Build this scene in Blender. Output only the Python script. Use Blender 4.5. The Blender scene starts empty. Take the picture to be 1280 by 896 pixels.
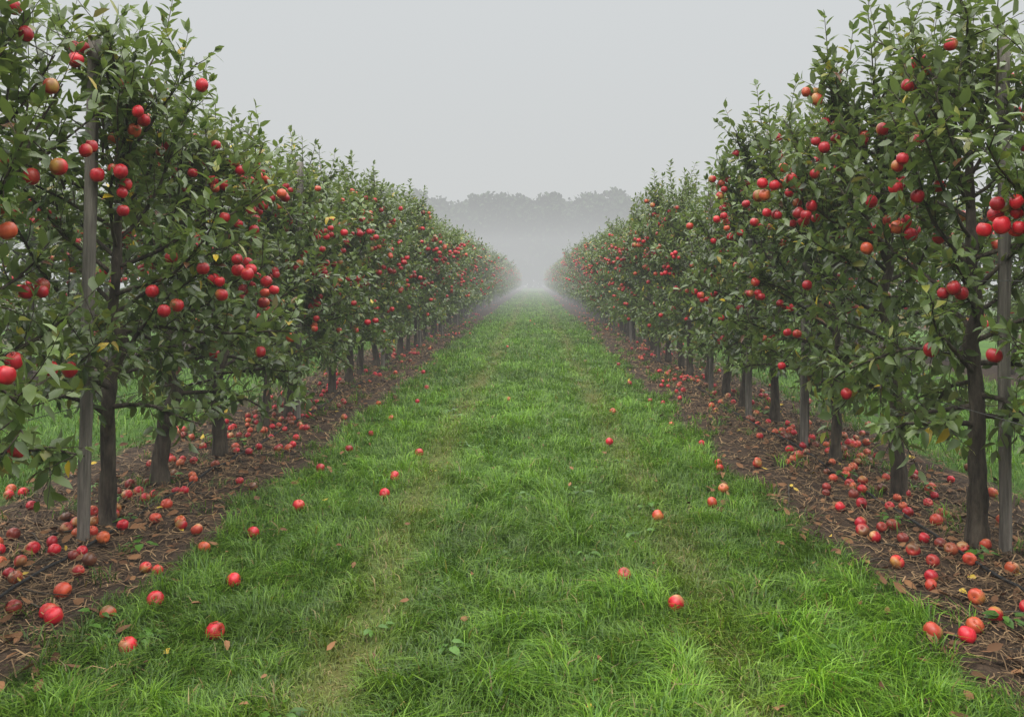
import bpy, math
import numpy as np
rng = np.random.default_rng(7)
scene = bpy.context.scene

# ------------------------------------------------------------------ helpers
def vnoise(x, y, s, seed=0):
    x = np.asarray(x, float)/s + 1000.3; y = np.asarray(y, float)/s + 1000.7
    xi = np.floor(x).astype(np.int64); yi = np.floor(y).astype(np.int64)
    fx = x-xi; fy = y-yi
    fx = fx*fx*(3-2*fx); fy = fy*fy*(3-2*fy)
    def h(a, b):
        n = (a*374761393 + b*668265263 + seed*1442695041) & 0x7fffffff
        n = ((n ^ (n >> 13))*1274126177) & 0x7fffffff
        return ((n ^ (n >> 16)) & 0xffff)/65535.0
    return (h(xi,yi)*(1-fx)+h(xi+1,yi)*fx)*(1-fy)+(h(xi,yi+1)*(1-fx)+h(xi+1,yi+1)*fx)*fy
def fbm(x, y, s, seed=0):
    return 0.5*vnoise(x,y,s,seed)+0.3*vnoise(x,y,s/2.1,seed+1)+0.2*vnoise(x,y,s/4.3,seed+2)
def norm(v):
    return v/np.maximum(np.linalg.norm(v, axis=-1, keepdims=True), 1e-9)

class MB:
    def __init__(s): s.v=[]; s.c=[]; s.f=[]; s.n=0
    def add(s, v, faces, mat, col):
        v=np.asarray(v,float).reshape(-1,3)
        col=np.asarray(col,float)
        if col.ndim==1: col=np.tile(col,(len(v),1))
        s.v.append(v); s.c.append(col.reshape(-1,3))
        for f in faces:
            s.f.append((np.asarray(f,np.int64)+s.n, mat))
        s.n+=len(v)
    def mesh(s, name, mats, smooth=True):
        V=np.concatenate(s.v); C=np.concatenate(s.c)
        me=bpy.data.meshes.new(name)
        me.vertices.add(len(V)); me.vertices.foreach_set('co', V.ravel().astype(np.float32))
        loops=np.concatenate([f.ravel() for f,_ in s.f])
        tot=np.concatenate([np.full(len(f), f.shape[1]) for f,_ in s.f])
        mi=np.concatenate([np.full(len(f), m) for f,m in s.f])
        st=np.concatenate([[0],np.cumsum(tot)[:-1]])
        me.loops.add(len(loops)); me.loops.foreach_set('vertex_index', loops.astype(np.int32))
        me.polygons.add(len(tot))
        me.polygons.foreach_set('loop_start', st.astype(np.int32))
        me.polygons.foreach_set('loop_total', tot.astype(np.int32))
        me.polygons.foreach_set('material_index', mi.astype(np.int32))
        me.polygons.foreach_set('use_smooth', np.full(len(tot), smooth))
        a=me.attributes.new('col','FLOAT_COLOR','POINT')
        a.data.foreach_set('color', np.concatenate([C,np.ones((len(C),1))],1).ravel().astype(np.float32))
        for m in mats: me.materials.append(m)
        me.update(calc_edges=True)
        return me
def obj(name, me, loc=(0,0,0), rz=0, sc=1, parent=None):
    o=bpy.data.objects.new(name, me); o.location=loc; o.rotation_euler=(0,0,rz)
    o.scale=(sc,sc,sc) if not hasattr(sc,'__len__') else sc
    scene.collection.objects.link(o)
    if parent: o.parent=parent
    return o

# ------------------------------------------------------------------ layout
LX, RX, SP = -2.68, 2.42, 5.05
ROWS=[LX,RX,LX-SP,RX+SP]
def rowdist(x):
    d=np.full(np.shape(x), 99.0)
    for i in range(10):
        d=np.minimum(d, np.abs(x-(LX-SP*i))); d=np.minimum(d, np.abs(x-(RX+SP*i)))
    return d
def grassmask(x,y):
    e=0.84+0.34*(fbm(x,y,0.9,5)-0.5)+0.14*(vnoise(x,y,0.16,9)-0.5)
    return np.clip((rowdist(x)-e)/0.12+0.5,0,1)
def track(x,y):
    w=0.16*(vnoise(x*0,y,2.6,31)-0.5); w2=0.16*(vnoise(x*0,y,2.9,37)-0.5)
    t=np.exp(-((x+w+0.80)/0.16)**2)+0.9*np.exp(-((x-w2-0.76)/0.16)**2)
    return t*np.clip(-0.02+1.3*fbm(x,y,0.6,12),0,1)
def gheight(x,y):
    m=grassmask(x,y)
    lum=0.035*(fbm(x,y,0.35,21)-0.5)+0.02*(vnoise(x,y,0.09,25)-0.5)
    return (1-m)*(lum+0.03)+m*0.03*(fbm(x,y,1.2,22)-0.5)-0.025*track(x,y)

# ------------------------------------------------------------------ materials
def newmat(name):
    m=bpy.data.materials.new(name); m.use_nodes=True
    nt=m.node_tree; nt.nodes.clear()
    out=nt.nodes.new('ShaderNodeOutputMaterial')
    return m,nt,out
def N(nt,t,**k):
    n=nt.nodes.new(t)
    for a,b in k.items():
        if a in n.inputs: n.inputs[a].default_value=b
        else: setattr(n,a,b)
    return n
def mixrgb(nt,fac,a,b,blend='MIX'):
    n=nt.nodes.new('ShaderNodeMix'); n.data_type='RGBA'; n.blend_type=blend
    for s,v in ((n.inputs[0],fac),(n.inputs[6],a),(n.inputs[7],b)):
        if isinstance(v,bpy.types.NodeSocket): nt.links.new(v,s)
        else: s.default_value=v if not hasattr(v,'__len__') else (*v,1)[:4]
    return n.outputs[2]

def leafy(name, back, trans, rough=0.42, tfac=0.28, spec=0.5):
    m,nt,out=newmat(name)
    at=N(nt,'ShaderNodeAttribute',attribute_name='col')
    c=at.outputs['Color']
    if back is not None:
        geo=N(nt,'ShaderNodeNewGeometry')
        bc=mixrgb(nt,0.5,c,back)
        c=mixrgb(nt,geo.outputs['Backfacing'],c,bc)
    p=N(nt,'ShaderNodeBsdfPrincipled',Roughness=rough)
    p.inputs['Specular IOR Level'].default_value=spec
    nt.links.new(c,p.inputs['Base Color'])
    if tfac<=0:
        nt.links.new(p.outputs[0],out.inputs[0]); return m
    t=N(nt,'ShaderNodeBsdfTranslucent')
    tc=mixrgb(nt,1.0,c,trans,'MULTIPLY'); nt.links.new(tc,t.inputs['Color'])
    mx=N(nt,'ShaderNodeMixShader'); mx.inputs[0].default_value=tfac
    nt.links.new(p.outputs[0],mx.inputs[1]); nt.links.new(t.outputs[0],mx.inputs[2])
    nt.links.new(mx.outputs[0],out.inputs[0])
    return m
M_leaf=leafy('apple_leaf',(0.17,0.21,0.125),(1.6,1.7,0.7),0.37,0.24)
M_grass=leafy('grass_blade',None,(1.45,1.5,0.5),0.40,0.26,0.34)
M_litter=leafy('dry_litter',None,(1,1,0.8),0.75,0,0.2)
M_wood=leafy('woodland_leaf',None,(1,1,0.8),0.8,0,0.1)

def barkmat(name,a,b,scale=14,bump=0.6,stretch=0.25):
    m,nt,out=newmat(name)
    tc=N(nt,'ShaderNodeTexCoord'); mp=N(nt,'ShaderNodeMapping'); mp.inputs['Scale'].default_value=(1,1,stretch)
    nt.links.new(tc.outputs['Object'],mp.inputs[0])
    n1=N(nt,'ShaderNodeTexNoise',Scale=scale,Detail=6.0,Roughness=0.65); nt.links.new(mp.outputs[0],n1.inputs['Vector'])
    n2=N(nt,'ShaderNodeTexNoise',Scale=scale*5,Detail=3.0); nt.links.new(mp.outputs[0],n2.inputs['Vector'])
    r=N(nt,'ShaderNodeValToRGB'); nt.links.new(n1.outputs[0],r.inputs[0])
    r.color_ramp.elements[0].position=0.35; r.color_ramp.elements[0].color=(*a,1)
    r.color_ramp.elements[1].position=0.68; r.color_ramp.elements[1].color=(*b,1)
    c=mixrgb(nt,0.5,r.outputs[0],n2.outputs[0],'OVERLAY')
    p=N(nt,'ShaderNodeBsdfPrincipled',Roughness=0.8); p.inputs['Specular IOR Level'].default_value=0.25
    nt.links.new(c,p.inputs['Base Color'])
    ad=N(nt,'ShaderNodeMath',operation='ADD'); nt.links.new(n1.outputs[0],ad.inputs[0]); nt.links.new(n2.outputs[0],ad.inputs[1])
    bp=N(nt,'ShaderNodeBump',Strength=bump,Distance=0.02); nt.links.new(ad.outputs[0],bp.inputs['Height'])
    nt.links.new(bp.outputs[0],p.inputs['Normal']); nt.links.new(p.outputs[0],out.inputs[0])
    return m
M_bark=barkmat('apple_bark',(0.022,0.017,0.013),(0.10,0.083,0.062))
M_post=barkmat('weathered_wood',(0.075,0.069,0.06),(0.21,0.19,0.165),22,0.6,0.08)
M_hose=barkmat('black_hose',(0.015,0.015,0.015),(0.03,0.03,0.03))
def wiremat():
    m,nt,out=newmat('galvanised_wire')
    n=N(nt,'ShaderNodeTexNoise',Scale=30.0); r=N(nt,'ShaderNodeValToRGB'); nt.links.new(n.outputs[0],r.inputs[0])
    r.color_ramp.elements[0].color=(0.09,0.09,0.09,1); r.color_ramp.elements[1].color=(0.2,0.2,0.2,1)
    p=N(nt,'ShaderNodeBsdfPrincipled',Roughness=0.5,Metallic=0.6); nt.links.new(r.outputs[0],p.inputs['Base Color'])
    nt.links.new(p.outputs[0],out.inputs[0]); return m
M_wire=wiremat()
def applemat():
    m,nt,out=newmat('apple_skin')
    at=N(nt,'ShaderNodeAttribute',attribute_name='col')
    tc=N(nt,'ShaderNodeTexCoord')
    n=N(nt,'ShaderNodeTexNoise',Scale=22.0,Detail=3.0); nt.links.new(tc.outputs['Object'],n.inputs['Vector'])
    r=N(nt,'ShaderNodeValToRGB'); nt.links.new(n.outputs[0],r.inputs[0])
    r.color_ramp.elements[0].position=0.38; r.color_ramp.elements[0].color=(0.75,0.6,0.6,1)
    r.color_ramp.elements[1].position=0.65; r.color_ramp.elements[1].color=(1.15,1.25,1.1,1)
    c=mixrgb(nt,1.0,at.outputs['Color'],r.outputs[0],'MULTIPLY')
    p=N(nt,'ShaderNodeBsdfPrincipled',Roughness=0.38)
    nt.links.new(c,p.inputs['Base Color']); nt.links.new(p.outputs[0],out.inputs[0]); return m
M_apple=applemat()
def groundmat():
    m,nt,out=newmat('orchard_ground')
    at=N(nt,'ShaderNodeAttribute',attribute_name='col')   # r=grass mask, g=track
    sp=N(nt,'ShaderNodeSeparateColor'); nt.links.new(at.outputs['Color'],sp.inputs[0])
    tc=N(nt,'ShaderNodeTexCoord')
    def noise(s,d=6.0,rg=0.6):
        n=N(nt,'ShaderNodeTexNoise',Scale=s,Detail=d,Roughness=rg); nt.links.new(tc.outputs['Object'],n.inputs['Vector']); return n.outputs[0]
    def ramp(f,*st):
        r=N(nt,'ShaderNodeValToRGB'); nt.links.new(f,r.inputs[0]); e=r.color_ramp.elements
        while len(e)<len(st): e.new(0.5)
        for k,(p,c) in enumerate(st): e[k].position=p; e[k].color=(*c,1)
        return r.outputs[0]
    soil=ramp(noise(9,5,0.7),(0.3,(0.014,0.009,0.006)),(0.5,(0.032,0.020,0.013)),(0.72,(0.07,0.045,0.028)))
    soil2=mixrgb(nt,0.45,soil,ramp(noise(70,2),(0.35,(0.012,0.008,0.006)),(0.7,(0.09,0.06,0.038))))
    gr=ramp(noise(2.5,4,0.7),(0.3,(0.022,0.062,0.006)),(0.7,(0.058,0.12,0.012)))
    gr3=mixrgb(nt,sp.outputs[1],gr,(0.085,0.075,0.023))
    c=mixrgb(nt,sp.outputs[0],soil2,gr3)
    p=N(nt,'ShaderNodeBsdfPrincipled',Roughness=0.9); p.inputs['Specular IOR Level'].default_value=0.2
    nt.links.new(c,p.inputs['Base Color'])
    bp=N(nt,'ShaderNodeBump',Strength=0.7,Distance=0.02); nt.links.new(noise(45,3),bp.inputs['Height'])
    nt.links.new(bp.outputs[0],p.inputs['Normal']); nt.links.new(p.outputs[0],out.inputs[0]); return m
M_ground=groundmat()

# ------------------------------------------------------------------ primitives
LT_x=np.array([0,0.28,0.28,0.28,0.66,0.66,0.66,1.0])
LT_y=np.array([0,-.46,0,.46,-.40,0,.40,0])
LF=[np.array([[0,1,2],[0,2,3],[4,7,5],[5,7,6]]), np.array([[1,4,5,2],[2,5,6,3]])]
def frames(D,U):
    D=norm(D); Y=norm(np.cross(U,D)); Z=np.cross(D,Y); return D,Y,Z
def add_leaves(mb,P,D,U,L,W,col,mat,fold=0.25,curl=0.25):
    n=len(P); D,Y,Z=frames(D,U)
    L=np.broadcast_to(L,(n,)); W=np.broadcast_to(W,(n,))
    cu=np.broadcast_to(curl,(n,)); fo=np.broadcast_to(fold,(n,))
    x=LT_x[None]*L[:,None]; y=LT_y[None]*W[:,None]
    z=fo[:,None]*np.abs(y)-cu[:,None]*(LT_x[None]**2)*L[:,None]
    v=P[:,None]+x[...,None]*D[:,None]+y[...,None]*Y[:,None]+z[...,None]*Z[:,None]
    off=(np.arange(n)*8)[:,None,None]
    fs=[(f[None]+off).reshape(-1,f.shape[1]) for f in LF]
    mb.add(v.reshape(-1,3),fs,mat,np.repeat(col,8,0))
def tube(mb,pts,rad,mat,sides=6,col=(1,1,1),cap=True):
    pts=np.asarray(pts,float); n=len(pts); rad=np.broadcast_to(rad,(n,))
    T=norm(np.gradient(pts,axis=0)); ref=np.array([0.31,0.95,0.05]) if abs(T[0][2])>0.7 else np.array([0,0,1.0])
    A=norm(np.cross(T,ref)); B=np.cross(T,A)
    a=np.linspace(0,2*math.pi,sides,endpoint=False)
    v=pts[:,None]+rad[:,None,None]*(np.cos(a)[None,:,None]*A[:,None]+np.sin(a)[None,:,None]*B[:,None])
    i=np.arange(n-1)[:,None]*sides; j=np.arange(sides)[None]; k=(np.arange(sides)+1)%sides
    q=np.stack([i+j,i+k[None],i+sides+k[None],i+sides+j],-1).reshape(-1,4)
    fs=[q]
    if cap: fs.append(((n-1)*sides+np.arange(sides))[None])
    mb.add(v.reshape(-1,3),fs,mat,col)
# apple template
prof=[(0.0,0.62),(0.20,0.78),(0.50,0.90),(0.82,0.66),(1.0,0.18),(0.96,-0.30),(0.74,-0.72),(0.42,-0.92),(0.18,-0.86),(0.0,-0.78)]
SEG=12
AV=[(0,0,prof[0][1])]; 
for r,z in prof[1:-1]:
    for s in range(SEG):
        a=2*math.pi*s/SEG; k=1+0.03*math.cos(5*a)*(1 if z<0 else 0)
        AV.append((r*k*math.cos(a),r*k*math.sin(a),z*0.93))
AV.append((0,0,prof[-1][1]*0.93)); AV=np.array(AV)
tri=[];quad=[]
R=len(prof)-2
for s in range(SEG):
    t=(s+1)%SEG
    tri.append((0,1+s,1+t)); tri.append((1+R*SEG,1+(R-1)*SEG+t,1+(R-1)*SEG+s))
    for r in range(R-1): quad.append((1+r*SEG+s,1+(r+1)*SEG+s,1+(r+1)*SEG+t,1+r*SEG+t))
AF=[np.array(tri),np.array(quad)]
def add_apples(mb,P,Up,rad,mat,g,fallen=False,stem=True):
    n=len(P); Up=norm(Up); ref=g.normal(size=(n,3)); X=norm(np.cross(ref,Up)); Y=np.cross(Up,X)
    sc=rad[:,None,None]
    sq=g.uniform(0.90,1.06,(n,1,1))
    v=P[:,None]+sc*(AV[None,:,0:1]*X[:,None]+AV[None,:,1:2]*Y[:,None]+sq*AV[None,:,2:3]*Up[:,None])
    off=(np.arange(n)*len(AV))[:,None,None]
    red=np.array([0.58,0.013,0.030]); dk=np.array([0.30,0.007,0.017]); gr=np.array([0.30,0.20,0.045]); orr=np.array([0.50,0.10,0.035])
    t=g.random((n,1,1)); base=red*(1-t)+dk*t
    ob=(g.random((n,1,1))<(0.32 if fallen else 0.13))*g.uniform(0.4,1,(n,1,1)); base=base*(1-ob)+orr*ob
    blush=np.clip(AV[None,:,0:1]*g.uniform(-1,1,(n,1,1))+AV[None,:,1:2]*g.uniform(-1,1,(n,1,1))-0.25,0,1)
    blush=blush*(g.random((n,1,1))<0.45)*1.2
    blush=np.clip(blush+np.clip(AV[None,:,2:3]-0.6,0,1)*0.7,0,0.85)
    c=base*(1-blush)+gr*blush
    if fallen:
        b=(g.random((n,1,1))<0.28)*np.clip((AV[None,:,0:1]*1.0+AV[None,:,2:3]*0.6-0.35)*2.5,0,1)
        fl=np.array([0.50,0.25,0.11])*g.uniform(0.25,1.0,(n,1,1)); c=c*(1-b)+fl*b
        rt=(g.random((n,1,1))<0.17)*g.uniform(0.4,1,(n,1,1)); rt[:28]=0; c=c*(1-rt)+np.array([0.10,0.038,0.018])*rt
    mb.add(v.reshape(-1,3),[(f[None]+off).reshape(-1,f.shape[1]) for f in AF],mat,c.reshape(-1,3))

# ------------------------------------------------------------------ apple tree
def grow(p,d,L,n,wig,up,g):
    pts=[np.array(p,float)]; d=norm(np.array(d,float))
    for i in range(n):
        d=norm(d+g.normal(size=3)*wig+np.array([0,0,up])); pts.append(pts[-1]+d*L/n)
    return np.array(pts)
def at(pts,t):
    x=t*(len(pts)-1); i=min(int(x),len(pts)-2); f=x-i
    return pts[i]*(1-f)+pts[i+1]*f, norm(pts[i+1]-pts[i])
def make_tree(seed,far=False):
    g=np.random.default_rng(seed); mb=MB()
    H=g.uniform(2.28,2.58)
    tr=[np.array([0,0,-0.06])]; lean=g.normal(size=2)*0.03
    nz=14
    for i in range(1,nz+1):
        z=H*i/nz; tr.append(np.array([lean[0]*z+g.normal()*0.022, lean[1]*z+g.normal()*0.022, z]))
    tr=np.array(tr); tr[1:3,:2]*=0.5
    r0=g.uniform(0.036,0.052)
    rad=r0*(1-np.linspace(0,1,nz+1))**0.8+0.008; rad[0]*=1.4; rad[1]*=1.05
    tt=np.linspace(0,1,43); ip=np.stack([np.interp(tt,np.linspace(0,1,nz+1),tr[:,k]) for k in range(3)],1)
    ir=np.interp(tt,np.linspace(0,1,nz+1),rad)*(1+g.normal(size=43)*0.07)
    tube(mb,ip,ir,0,10)
    LP=[];LD=[];LU=[];LL=[]
    apple_sites=[]
    def leaf(p,d,u,l): LP.append(p);LD.append(d);LU.append(u);LL.append(l)
    def leaves_on(pts,step,lmin,lmax,t0=0.0):
        L=np.linalg.norm(np.diff(pts,axis=0),axis=1).sum(); m=max(2,int(L*(1-t0)/step)); ph=g.uniform(0,6.28)
        for i in range(m):
            t=t0+(1-t0)*(i+0.7)/m; p,d=at(pts,min(t,0.999)); ph+=2.4+g.normal()*0.3
            a=norm(np.cross(d,g.normal(size=3)*0.2+np.array([0.1,0.2,1]) if abs(d[2])<0.9 else np.array([1,0.1,0]))); b=np.cross(d,a)
            r=math.cos(ph)*a+math.sin(ph)*b
            dd=norm(d*g.uniform(0.35,0.8)+r*0.8+np.array([0,0,g.uniform(-0.35,0.25)]))
            u=norm(d*0.7+np.array([0,0,0.9])+g.normal(size=3)*0.35)
            s=1.0-0.35*max(0,t-0.75)/0.25
            leaf(p+r*0.006,dd,u,g.uniform(lmin,lmax)*s)
        p,d=at(pts,0.999)
        for _ in range(2): leaf(p,norm(d+g.normal(size=3)*0.35),norm(np.array([0,0,1])+g.normal(size=3)*0.5),g.uniform(lmin,lmax)*0.75)
    ns=32; az=g.uniform(0,6.28)
    for i in range(ns):
        f=i/(ns-1); z=0.66+f*(H-0.86); az+=2.4+g.normal()*0.25
        p,_=at(tr,z/H)
        w=math.sin(math.pi*(0.20+0.70*f))
        L=(0.42+0.56*w)*g.uniform(0.64,1.20)
        dirx=math.cos(az); diry=math.sin(az)*0.76
        el=g.uniform(-0.05,0.42)+0.55*f
        pts=grow(p,[dirx*math.cos(el),diry*math.cos(el),math.sin(el)],L,8,0.11,(-0.045 if f<0.3 else 0.06),g)
        rr=0.015*(1-0.4*f)*np.linspace(1,0.2,9)+0.0015
        tube(mb,pts,rr,0,5,cap=False)
        ms=int(L/0.070)
        for j in range(ms):
            q,d=at(pts,0.2+0.8*j/ms)
            for _ in range(3):
                dd=norm(d*0.4+g.normal(size=3)*0.9+np.array([0,0,0.15])); leaf(q,dd,norm(np.array([0,0,1])+g.normal(size=3)*0.5),g.uniform(0.06,0.095))
        mm=int(5+L*6)
        for j in range(mm):
            t=0.22+0.78*(j+g.random()*0.8)/mm; q,d=at(pts,min(t,0.999))
            sd=norm(d*0.55+g.normal(size=3)*0.75+np.array([0,0,0.30+0.55*f-(0.3 if f<0.15 else 0)]))
            sl=g.uniform(0.10,0.34)*(1.15 if f>0.6 else 1)
            sp=grow(q,sd,sl,4,0.12,0.08 if f>0.15 else -0.02,g)
            if not far: tube(mb,sp,np.linspace(0.0042,0.0014,5),0,3,cap=False)
            leaves_on(sp,0.029,0.074,0.114)
            if g.random()<0.7: apple_sites.append((sp[2],f))
        apple_sites.append((pts[5],f)); apple_sites.append((pts[7],f))
    for j in range(g.integers(11,15)):
        if j<3: q,_=at(tr,g.uniform(0.9,0.999))
        else:
            a=g.uniform(0,6.28); rr=g.uniform(0.1,0.6); q=np.array([math.cos(a)*rr,math.sin(a)*rr*0.9,g.uniform(1.8,H-0.25)])
        sl=g.uniform(0.38,0.88)
        sp=grow(q,[g.normal()*0.28,g.normal()*0.28,1],sl,8,0.07,0.12,g)
        tube(mb,sp,np.linspace(0.0075,0.002,9),0,4,cap=False)
        leaves_on(sp,0.022,0.08,0.118)
    LP=np.array(LP);LD=np.array(LD);LU=np.array(LU);LL=np.array(LL)
    keep=LP[:,2]>0.50+g.normal(size=len(LP))*0.05
    if far: keep&=g.random(len(LP))<0.5
    LP=LP[keep];LD=LD[keep];LU=LU[keep];LL=LL[keep]*(1.38 if far else 1); n=len(LP)
    a=g.random((n,1)); 
    col=np.array([0.036,0.067,0.012])*(1-a)+np.array([0.106,0.158,0.034])*a
    col=col*(0.72+0.55*vnoise(LP[:,0]+LP[:,2],LP[:,1]-LP[:,2],0.35,seed)[:,None])
    y=(g.random(n)<0.010); col[y]=np.array([0.55,0.40,0.03])*g.uniform(0.6,1,(y.sum(),1))
    y=(g.random(n)<0.035); col[y]=np.array([0.20,0.21,0.04])
    y=(g.random(n)<0.008); col[y]=np.array([0.16,0.07,0.03])
    add_leaves(mb,LP,LD,LU,LL,LL*g.uniform(0.42,0.56,n),col,1,fold=g.uniform(0.1,0.5,n),curl=g.uniform(0.05,0.42,n))
    chosen=[]
    order=g.permutation(len(apple_sites))
    target=int(g.integers(54,70))
    for o_ in order:
        s,f=apple_sites[o_]
        if s[2]<0.8: continue
        pr=np.clip((s[2]-0.7)/1.0,0.12,1)*(0.25+1.0*np.clip(abs(s[0])/0.7,0,1))
        if g.random()>pr: continue
        for c in range(g.choice([1,1,2,3,4])):
            q=s+np.array([g.normal()*0.05*(c>0),g.normal()*0.05*(c>0),-g.uniform(0.05,0.09)-0.02*c])
            q[0]+=np.sign(q[0])*0.08
            if all(np.linalg.norm(q-k[0])>0.07 for k in chosen): chosen.append((q,s))
        if len(chosen)>=target: break
    AP=np.array([c[0] for c in chosen]); n=len(AP)
    up=np.array([0,0,1.0])+g.normal(size=(n,3))*0.25
    rads=g.uniform(0.031,0.041,n)
    add_apples(mb,AP,up,rads,2,g)
    for (q,s),u_,r_ in zip(chosen,norm(up),rads):
        tube(mb,np.array([q+u_*r_*0.6,q+u_*r_*1.25,s]),0.0016,0,3,cap=False)
    return mb.mesh('apple_tree',[M_bark,M_leaf,M_apple])
variants=[make_tree(100+i) for i in range(8)]
farv=[make_tree(200+i,True) for i in range(6)]

def tree_at(x,y,k=None,rz=None,sc=None,ysc=1.0,xsc=1.0,far=False):
    V=farv if far else variants
    k=int(rng.integers(len(V))) if k is None else k
    if rz is None: rz=(0 if rng.random()<0.5 else math.pi)+rng.normal()*0.3
    if sc is None: sc=rng.uniform(0.92,1.08)
    obj('apple_tree',V[k],(x,y,0),rz,(sc*rng.uniform(0.97,1.05)*xsc,sc*ysc,sc*rng.uniform(0.96,1.04)))
ly=[2.55,3.45,4.76,5.74,6.70,7.85,8.6,9.4,10.3]; ry=[2.35,3.3,4.40,5.42,6.45,7.35,8.25,9.16,10.2]
while ly[-1]<118: ly.append(ly[-1]+rng.uniform(0.95,1.1))
while ry[-1]<118: ry.append(ry[-1]+rng.uniform(0.95,1.1))
for i,y in enumerate(ly): tree_at(LX+(0.13 if i==2 else 0.03)+rng.normal()*0.04*(i!=2),y,k=(i*3+1)%8 if i<12 else None,ysc=0.84 if i<6 else 1,xsc=0.90 if i<2 else 1,far=y>22)
for i,y in enumerate(ry): tree_at(RX+0.03+rng.normal()*0.04,y,k=(i*5+2)%8 if i<12 else None,ysc=0.84 if i<6 else 1,xsc=0.90 if i<2 else 0.95,far=y>22)
for x in ROWS[2:]:
    y=4.0
    while y<50:
        tree_at(x+rng.normal()*0.05,y,far=True); y+=rng.uniform(1.2,1.5)

# ------------------------------------------------------------------ posts, wires, hose
def post_mesh(h,r,seed):
    g=np.random.default_rng(seed); mb=MB(); n=18
    z=np.linspace(-0.1,h,n); pts=np.stack([np.cumsum(g.normal(size=n)*0.002),np.cumsum(g.normal(size=n)*0.002),z],1)
    rr=r*(1+g.normal(size=n)*0.025); pts=np.vstack([pts,pts[-1]+[0,0,0.006]]); rr=np.append(rr,rr[-1]*0.82)
    tube(mb,pts,rr,0,12); 
    return mb.mesh('trellis_post',[M_post],True)
pm=[post_mesh(2.86,0.034,1),post_mesh(2.72,0.034,2),post_mesh(2.80,0.032,3)]
def post(x,y,k,lean=(0,0)):
    o=obj('trellis_post',pm[k],(x,y,0)); o.rotation_euler=(lean[1],lean[0],0)
post(LX+0.15,4.47,0,(0.022,0)); post(LX+0.22,8.30,1,(0.01,0))
y=13.0
while y<116: post(LX+0.22,y,int(rng.integers(3)),(rng.normal()*0.015,0)); y+=4.2
post(RX+0.13,4.30,2,(0.0,0)); post(RX-0.06,6.95,1,(0.01,0)); post(RX-0.14,8.45,1,(0.015,0)); post(RX-0.10,10.4,2,(0,0))
y=14.4
while y<116: post(RX-0.16,y,int(rng.integers(3)),(rng.normal()*0.015,0)); y+=4.1
for x in ROWS[2:4]:
    y=6.0
    while y<50: post(x,y,int(rng.integers(3))); y+=4.2
def wires(x,hs):
    mb=MB()
    for h in hs:
        ys=np.linspace(-1,118,240)
        tube(mb,np.stack([np.full(240,x)+0.01*np.sin(ys),ys,h-0.03*np.abs(np.sin(ys*math.pi/4.15))],1),0.0024,0,5)
    return mb.mesh('trellis_wire',[M_wire])
obj('trellis_wire',wires(LX+0.15,(0.8,1.5,2.2,2.82))); obj('trellis_wire',wires(RX-0.04,(0.8,1.5,2.2,2.76)))
def hose(x,seed):
    mb=MB(); ys=np.linspace(0,90,700); xs=x+0.12*(fbm(ys,ys*0,2.5,seed)-0.5)*2
    tube(mb,np.stack([xs,ys,gheight(xs,ys)+0.012+0.02*vnoise(ys,ys*0,0.8,seed)],1),0.008,0,6); return mb.mesh('irrigation_hose',[M_hose])
obj('irrigation_hose',hose(RX-0.18,40)); obj('irrigation_hose',hose(LX+0.2,44))

# ------------------------------------------------------------------ ground sheet
xf=np.arange(-6.6,6.6001,0.05)
xo=[6.8,7.0,7.5,8,9,10,11,12,13,14,16,20,28,45,80,150,400,1500]
xs=np.concatenate([[-a for a in xo[::-1]],xf,xo])
ys=[-1500,-400,-100,-30,-10,-4,-1,0.2]
y=0.8; st=0.05
while y<1600: ys.append(y); st=0.05 if y<9 else st*1.03; y+=st
ys=np.array(ys)
X,Y=np.meshgrid(xs,ys); Z=gheight(X,Y)
Z=np.where((Y<0.5)|(Y>60)|(np.abs(X)>8),Z*0.3,Z)
nx,ny=len(xs),len(ys)
i=(np.arange(ny-1)*nx)[:,None]; j=np.arange(nx-1)[None]
q=np.stack([i+j,i+j+1,i+nx+j+1,i+nx+j],-1).reshape(-1,4)
mb=MB(); GM=grassmask(X,Y); TK=np.clip(track(X,Y)*0.8,0,1)
mb.add(np.stack([X,Y,Z],-1).reshape(-1,3),[q],0,np.stack([GM,TK,GM*0],-1).reshape(-1,3))
obj('ground',mb.mesh('ground',[M_ground]))

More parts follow.
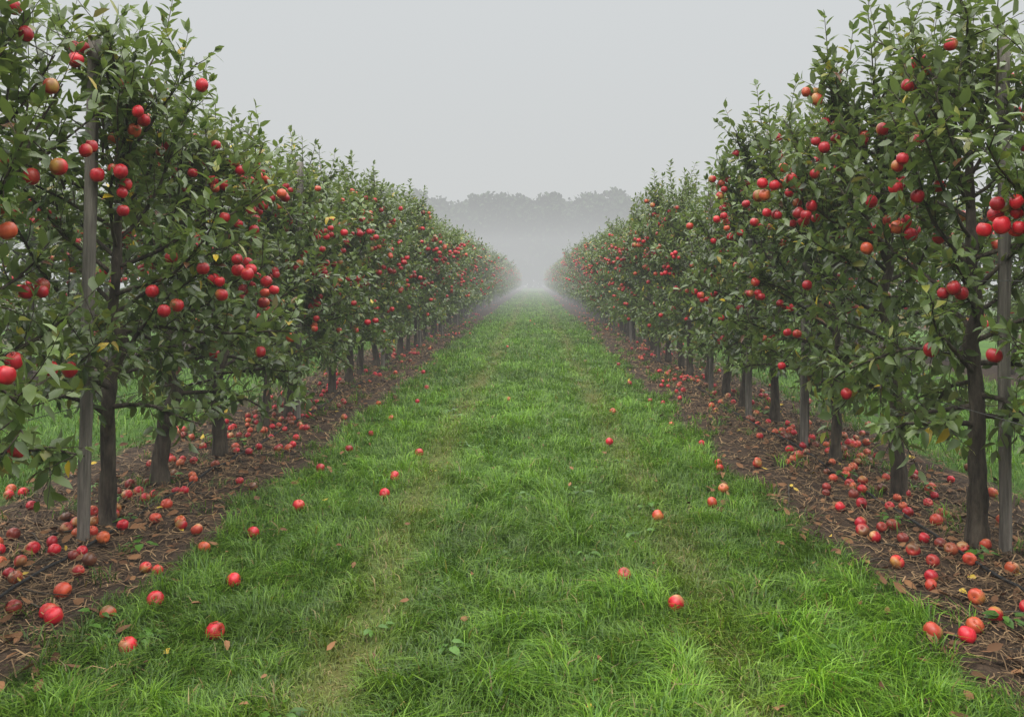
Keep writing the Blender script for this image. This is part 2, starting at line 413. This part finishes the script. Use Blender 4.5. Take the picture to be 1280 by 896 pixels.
# ------------------------------------------------------------------ grass
def blades(mb,x,y,g,short=1.0):
    n=len(x); m=grassmask(x,y); t=np.clip(track(x,y),0,1)
    dist=np.maximum(y,2.6); lod=np.clip(dist/5.0,1,9)**0.75
    cl=fbm(x,y,0.28,61); cl2=fbm(x,y,1.3,66)
    big=np.clip((vnoise(x,y,0.12,68)-0.5)*2.6,0,1)
    h=(0.020+0.072*cl+0.02*cl2+0.048*big)*g.uniform(0.45,1.6,n)*(1-0.6*t)*short*np.where(m<0.5,0.9,1)
    w=g.uniform(0.0028,0.0068,n)*lod*0.5
    a=vnoise(x,y,0.22,71)*9+g.normal(size=n)*1.1; b=g.uniform(0.25,1.5,n)
    dx=np.cos(a);dy=np.sin(a); fa=a+math.pi/2+g.normal(size=n)*0.5
    wx=np.cos(fa)*w; wy=np.sin(fa)*w
    z0=gheight(x,y)-0.006
    B=np.stack([x,y,z0],1); Wv=np.stack([wx,wy,wx*0],1)
    M=B+np.stack([dx*h*b*0.28,dy*h*b*0.28,h*0.55],1)
    T=B+np.stack([dx*h*b*0.95,dy*h*b*0.95,h*(1.02-0.42*b)],1)
    V=np.stack([B-Wv,B+Wv,M-Wv*0.85,M+Wv*0.85,T],1)
    r=g.random((n,1)); c2=cl2[:,None]
    col=np.array([0.044,0.124,0.007])*(1-r)+np.array([0.160,0.290,0.022])*r
    col=col*(0.50+0.95*c2)*(0.8+0.4*big[:,None])
    tt=np.clip(t[:,None]*g.uniform(0.3,1.1,(n,1)),0,1)*0.72; col=col*(1-tt)+np.array([0.185,0.180,0.038])*tt
    dry=g.random(n)<(0.02+0.15*t); col[dry]=np.array([0.28,0.22,0.09])*g.uniform(0.5,1.1,(dry.sum(),1))
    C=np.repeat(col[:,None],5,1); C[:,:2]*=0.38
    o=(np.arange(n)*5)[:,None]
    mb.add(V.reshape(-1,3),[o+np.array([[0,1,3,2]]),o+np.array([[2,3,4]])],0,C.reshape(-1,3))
mb=MB(); g=np.random.default_rng(11)
def sample(nn,x0,x1,y0,y1,pw):
    u=g.random(nn)
    if abs(pw-1)<1e-6: y=y0*(y1/y0)**u
    else: y=(y0**(1-pw)+u*(y1**(1-pw)-y0**(1-pw)))**(1/(1-pw))
    x=g.uniform(x0,x1,nn); m=grassmask(x,y); t=np.clip(track(x,y),0,1)
    k=g.random(nn)<m*(1-0.5*t)*(0.45+1.1*fbm(x,y,0.3,61)); return x[k],y[k]
x,y=sample(380000,-2.15,1.95,1.6,100,1.45); blades(mb,x,y,g)
x,y=sample(40000,-7.0,-3.2,2.6,60,1.3); blades(mb,x,y,g,1.3)
x,y=sample(40000,2.9,6.8,2.6,60,1.3); blades(mb,x,y,g,1.3)
cx=[];cy=[]
for r in (LX,RX):
    tx=r+g.uniform(-0.85,0.85,240); ty=1.5+g.random(240)**1.7*30
    for a,b in zip(tx,ty): m=int(g.integers(8,40)); cx.append(a+g.normal(size=m)*0.04); cy.append(b+g.normal(size=m)*0.04)
blades(mb,np.concatenate(cx),np.concatenate(cy),g,1.2)
obj('grass',mb.mesh('grass',[M_grass]))

# weeds (broad-leaved rosettes, clover)
mb=MB(); P=[];D=[];U=[];L=[];W=[];C=[]
spots=[(1.15,3.15),(1.28,3.25),(1.05,3.3),(-1.75,3.3),(-1.9,3.45),(-1.6,3.2),(0.18,5.6),(0.3,5.5),(-0.2,4.2),(0.5,7.0)]
spots+=[(g.uniform(-1.8,1.6),2.4+g.random()**1.5*14) for _ in range(60)]
spots+=[(s+g.uniform(-0.8,0.8),2.6+g.random()*12) for s in (LX,RX) for _ in range(25)]
for sx,sy in spots:
    m=int(g.integers(6,14)); z=float(gheight(np.array([sx]),np.array([sy]))[0])
    for i in range(m):
        a=g.uniform(0,6.28); r=g.uniform(0,0.06); l=g.uniform(0.03,0.065)
        P.append((sx+math.cos(a)*r,sy+math.sin(a)*r,z+g.uniform(0.02,0.06))); D.append((math.cos(a),math.sin(a),g.uniform(-0.1,0.5))); U.append((g.normal()*0.2,g.normal()*0.2,1))
        L.append(l);W.append(l*g.uniform(0.45,0.8)); C.append(np.array([0.06,0.14,0.016])*g.uniform(0.6,1.3))
add_leaves(mb,np.array(P),np.array(D),np.array(U),np.array(L),np.array(W),np.array(C),0,0.2,0.4)
obj('weeds',mb.mesh('weeds',[M_grass]))

# ------------------------------------------------------------------ mulch: straw, twigs, leaves
mb=MB(); n=46000
side=np.where(g.random(n)<0.5,LX,RX); x=side+np.clip(g.normal(size=n)*0.48,-1.05,1.05); y=1.6*(32/1.6)**g.random(n)
L=g.uniform(0.03,0.18,n); w=g.uniform(0.0011,0.0032,n)*np.clip(y/5,1,3); a=g.uniform(0,6.28,n); cv=g.normal(size=n)*0.6
lift=g.random(n)**3*0.04
V=[]
for s in (0,1/3,2/3,1):
    px=x+L*s*np.cos(a+cv*s); py=y+L*s*np.sin(a+cv*s)
    pz=gheight(px,py)+0.006+lift*math.sin(math.pi*min(s+0.15,1))+g.normal(size=n)*0.002
    ox=-np.sin(a+cv*s)*w; oy=np.cos(a+cv*s)*w
    V+= [np.stack([px-ox,py-oy,pz],1),np.stack([px+ox,py+oy,pz+0.001],1)]
V=np.stack(V,1); t=g.random((n,1))**1.7
col=np.array([0.045,0.027,0.015])*(1-t)+np.array([0.29,0.19,0.10])*t
o=(np.arange(n)*8)[:,None]
mb.add(V.reshape(-1,3),[np.concatenate([o+np.array([[k,k+1,k+3,k+2]]) for k in (0,2,4)])],0,np.repeat(col,8,0))
obj('straw_mulch',mb.mesh('straw_mulch',[M_litter]))
mb=MB(); n=5600
side=np.where(g.random(n)<0.5,LX,RX); x=side+np.clip(g.normal(size=n)*0.5,-1.2,1.2); y=1.6*(40/1.6)**g.random(n)
m2=160; x[:m2]=g.uniform(-1.9,1.7,m2); y[:m2]=2*(25/2)**g.random(m2)
P=np.stack([x,y,gheight(x,y)+0.012+g.random(n)*0.012+0.03*grassmask(x,y)],1); a=g.uniform(0,6.28,n)
D=np.stack([np.cos(a),np.sin(a),g.normal(size=n)*0.25],1); U=np.stack([g.normal(size=n)*0.45,g.normal(size=n)*0.45,np.ones(n)],1)
t=g.random((n,1)); col=np.array([0.06,0.03,0.016])*(1-t)+np.array([0.22,0.11,0.05])*t
k=g.random(n)<0.05; col[k]=np.array([0.45,0.32,0.05])
l=g.uniform(0.04,0.075,n); l[:m2]*=0.65; add_leaves(mb,P,D,U,l,l*0.55,col,0,fold=g.uniform(-0.3,0.7,n),curl=g.uniform(-0.4,0.5,n))
obj('fallen_leaves',mb.mesh('fallen_leaves',[M_litter]))
mb=MB()
for i in range(200):
    r=LX if g.random()<0.5 else RX; sx=r+g.normal()*0.45; sy=1.8*(16/1.8)**g.random(); a=g.uniform(0,6.28); l=g.uniform(0.12,0.6)
    s=np.linspace(0,1,6); px=sx+l*s*math.cos(a)+np.cumsum(g.normal(size=6))*0.008; py=sy+l*s*math.sin(a)+np.cumsum(g.normal(size=6))*0.008
    tube(mb,np.stack([px,py,gheight(px,py)+0.012+g.random(6)*0.015],1),np.linspace(0.006,0.002,6)*g.uniform(0.5,1.2),0,5)
obj('fallen_twigs',mb.mesh('fallen_twigs',[M_bark]))

# ------------------------------------------------------------------ fallen apples
pts=[(-1.32,3.30),(-1.62,3.18),(-1.86,3.48),(-1.45,3.85),(0.645,3.60),(0.448,3.94),(0.775,4.97),(-1.03,5.90),(-1.02,5.45),(-0.97,6.75),
     (0.69,7.25),(0.88,8.85),(1.17,5.22),(1.33,5.58),(1.63,3.25),(1.84,3.32),(-1.66,6.2),(-1.6,6.9),(-1.52,5.15),(-2.2,3.72),(-2.05,3.4),(-2.11,3.46),
     (-2.08,4.7),(-2.35,5.1),(1.9,4.6),(1.95,4.75),(2.1,5.1),
     (-1.72,3.62),(-1.80,4.35),(-1.62,4.6),(-1.95,4.0),(-1.55,7.6),(-1.5,8.4),(-1.4,9.6),(-1.45,10.8),(1.45,6.2),(1.5,7.1),(1.4,8.1),(1.42,9.7),(1.35,11.2)]
for r in (LX,RX):
    for _ in range(95):
        cx=r+np.clip(g.normal()*0.34,-0.65,0.65); cy=3.8*(80/3.8)**g.random(); s=g.uniform(0.05,0.24)
        for _ in range(int(g.integers(1,7))): pts.append((cx+g.normal()*s,cy+g.normal()*s*1.4))
    for _ in range(125): pts.append((r+np.clip(g.normal()*0.47,-0.95,0.95),3.1*(85/3.1)**g.random()))
for _ in range(9): pts.append((g.uniform(-1.7,1.5),8*(50/8)**g.random()))
acc=[]; grid={}
for p in pts:
    kx,ky=int(p[0]//0.08),int(p[1]//0.08); ok=True
    for a in (-1,0,1):
        for b in (-1,0,1):
            for q_ in grid.get((kx+a,ky+b),[]):
                if math.hypot(q_[0]-p[0],q_[1]-p[1])<0.072: ok=False
    if ok: grid.setdefault((kx,ky),[]).append(p); acc.append(p)
A=np.array(acc); n=len(A); rad=g.uniform(0.027,0.037,n); rad[:28]=g.uniform(0.034,0.039,28)
up=g.normal(size=(n,3))+np.array([0,0,0.35])
P=np.stack([A[:,0],A[:,1],gheight(A[:,0],A[:,1])+rad*0.86+0.014*grassmask(A[:,0],A[:,1])],1)
mb=MB(); add_apples(mb,P,up,rad,0,g,fallen=True)
upn=norm(up)
for i in range(n):
    if A[i,1]<12: tube(mb,np.array([P[i]+upn[i]*rad[i]*0.6,P[i]+upn[i]*rad[i]*1.3+g.normal(size=3)*0.003]),0.0015,1,4)
obj('fallen_apples',mb.mesh('fallen_apples',[M_apple,M_bark]))

# ------------------------------------------------------------------ distant woodland
mb=MB(); g=np.random.default_rng(5)
for row,(yy,hh,half) in enumerate(((150,17.0,45),(157,18.5,60),(165,20.0,60))):
    x=-float(half)
    while x<half:
        H=hh+g.normal()*0.9; r=g.uniform(3.5,5.0); by=yy+g.normal()*2
        tube(mb,np.array([[x,by,-0.2],[x+0.2,by,H*0.4],[x,by,H*0.8]]),np.array([0.4,0.3,0.1]),0,7)
        for b in range(16):
            c=np.array([x+g.normal()*r*0.5,by+g.normal()*r*0.4,0]); c[2]=g.uniform(0.12,0.90)*H
            br=g.uniform(1.8,3.0)*(1.1-0.35*(c[2]/H)); m=170
            P=c+norm(g.normal(size=(m,3)))*br*g.random((m,1))**0.4*np.array([1,1,0.8])
            D=g.normal(size=(m,3)); U=g.normal(size=(m,3))+np.array([0,0,0.6])
            l=g.uniform(0.5,1.1,m); col=np.array([0.03,0.05,0.02])*g.uniform(0.6,1.5,(m,1))
            add_leaves(mb,P,D,U,l,l*0.9,col,1,0.2,0.2)
        x+=g.uniform(3.6,5.2)
obj('distant_woodland',mb.mesh('distant_woodland',[M_bark,M_wood]))

# ------------------------------------------------------------------ mist volumes
def mist(name,x0,x1,y0,y1,z0,z1,dens,col):
    m,nt,out=newmat(name)
    ab=N(nt,'ShaderNodeVolumeAbsorption',Density=dens); ab.inputs['Color'].default_value=(0,0,0,1)
    em=N(nt,'ShaderNodeEmission',Strength=dens); em.inputs['Color'].default_value=(*col,1)  # mist given its own glow, in place of daylight it would scatter
    ad=N(nt,'ShaderNodeAddShader'); nt.links.new(ab.outputs[0],ad.inputs[0]); nt.links.new(em.outputs[0],ad.inputs[1])
    nt.links.new(ad.outputs[0],out.inputs['Volume'])
    try: m.cycles.homogeneous_volume=True
    except Exception: pass
    v=[(x,y,z) for x in (x0,x1) for y in (y0,y1) for z in (z0,z1)]
    f=[(0,1,3,2),(4,6,7,5),(0,4,5,1),(2,3,7,6),(0,2,6,4),(1,5,7,3)]
    me=bpy.data.meshes.new(name); me.from_pydata(v,[],f); me.materials.append(m); me.update()
    obj('mist',me)
FC=(0.625,0.640,0.638)
mist('mist_high',-600,600,-300,900,-3.0,32,0.0034,FC)
mist('mist_low',-500,500,26,800,-2.5,9.0,0.0090,FC)

# ------------------------------------------------------------------ world, sun
w=bpy.data.worlds.new('World'); scene.world=w; w.use_nodes=True; nt=w.node_tree; nt.nodes.clear()
EL,RO=math.radians(55),math.radians(200)
sky=N(nt,'ShaderNodeTexSky'); sky.sky_type='NISHITA'; sky.sun_disc=False; sky.sun_elevation=EL; sky.sun_rotation=RO
tc=N(nt,'ShaderNodeTexCoord'); sx=N(nt,'ShaderNodeSeparateXYZ'); nt.links.new(tc.outputs['Generated'],sx.inputs[0])
r=N(nt,'ShaderNodeValToRGB'); nt.links.new(sx.outputs[2],r.inputs[0]); e=r.color_ramp.elements
e[0].position=0.0; e[0].color=(0.145,0.148,0.147,1); e[1].position=0.34; e[1].color=(0.155,0.161,0.163,1)
k=e.new(0.68); k.color=(1.0,0.98,0.94,1)
sc10=N(nt,'ShaderNodeVectorMath',operation='SCALE'); sc10.inputs['Scale'].default_value=44.0; nt.links.new(r.outputs[0],sc10.inputs[0])
c=mixrgb(nt,0.95,sky.outputs[0],sc10.outputs[0])
bg=N(nt,'ShaderNodeBackground',Strength=0.1); nt.links.new(c,bg.inputs[0])
wo=N(nt,'ShaderNodeOutputWorld'); nt.links.new(bg.outputs[0],wo.inputs[0])
sd=bpy.data.lights.new('sun','SUN'); sd.energy=1.45; sd.angle=math.radians(25); sd.color=(1,0.97,0.92)
so=bpy.data.objects.new('sun',sd); scene.collection.objects.link(so)
so.rotation_euler=(math.radians(35),0,math.radians(-20))

# ------------------------------------------------------------------ camera
cd=bpy.data.cameras.new('camera'); cd.lens=28; cd.sensor_width=36; cd.clip_end=4000; cd.clip_start=0.05
cd.shift_x=-0.0211; cd.shift_y=-0.0766
co=bpy.data.objects.new('camera',cd); scene.collection.objects.link(co)
co.location=(0,0,1.5); co.rotation_euler=(math.radians(90),0,0)
scene.camera=co
scene.view_settings.view_transform='Standard'; scene.view_settings.look='None'; scene.view_settings.exposure=0
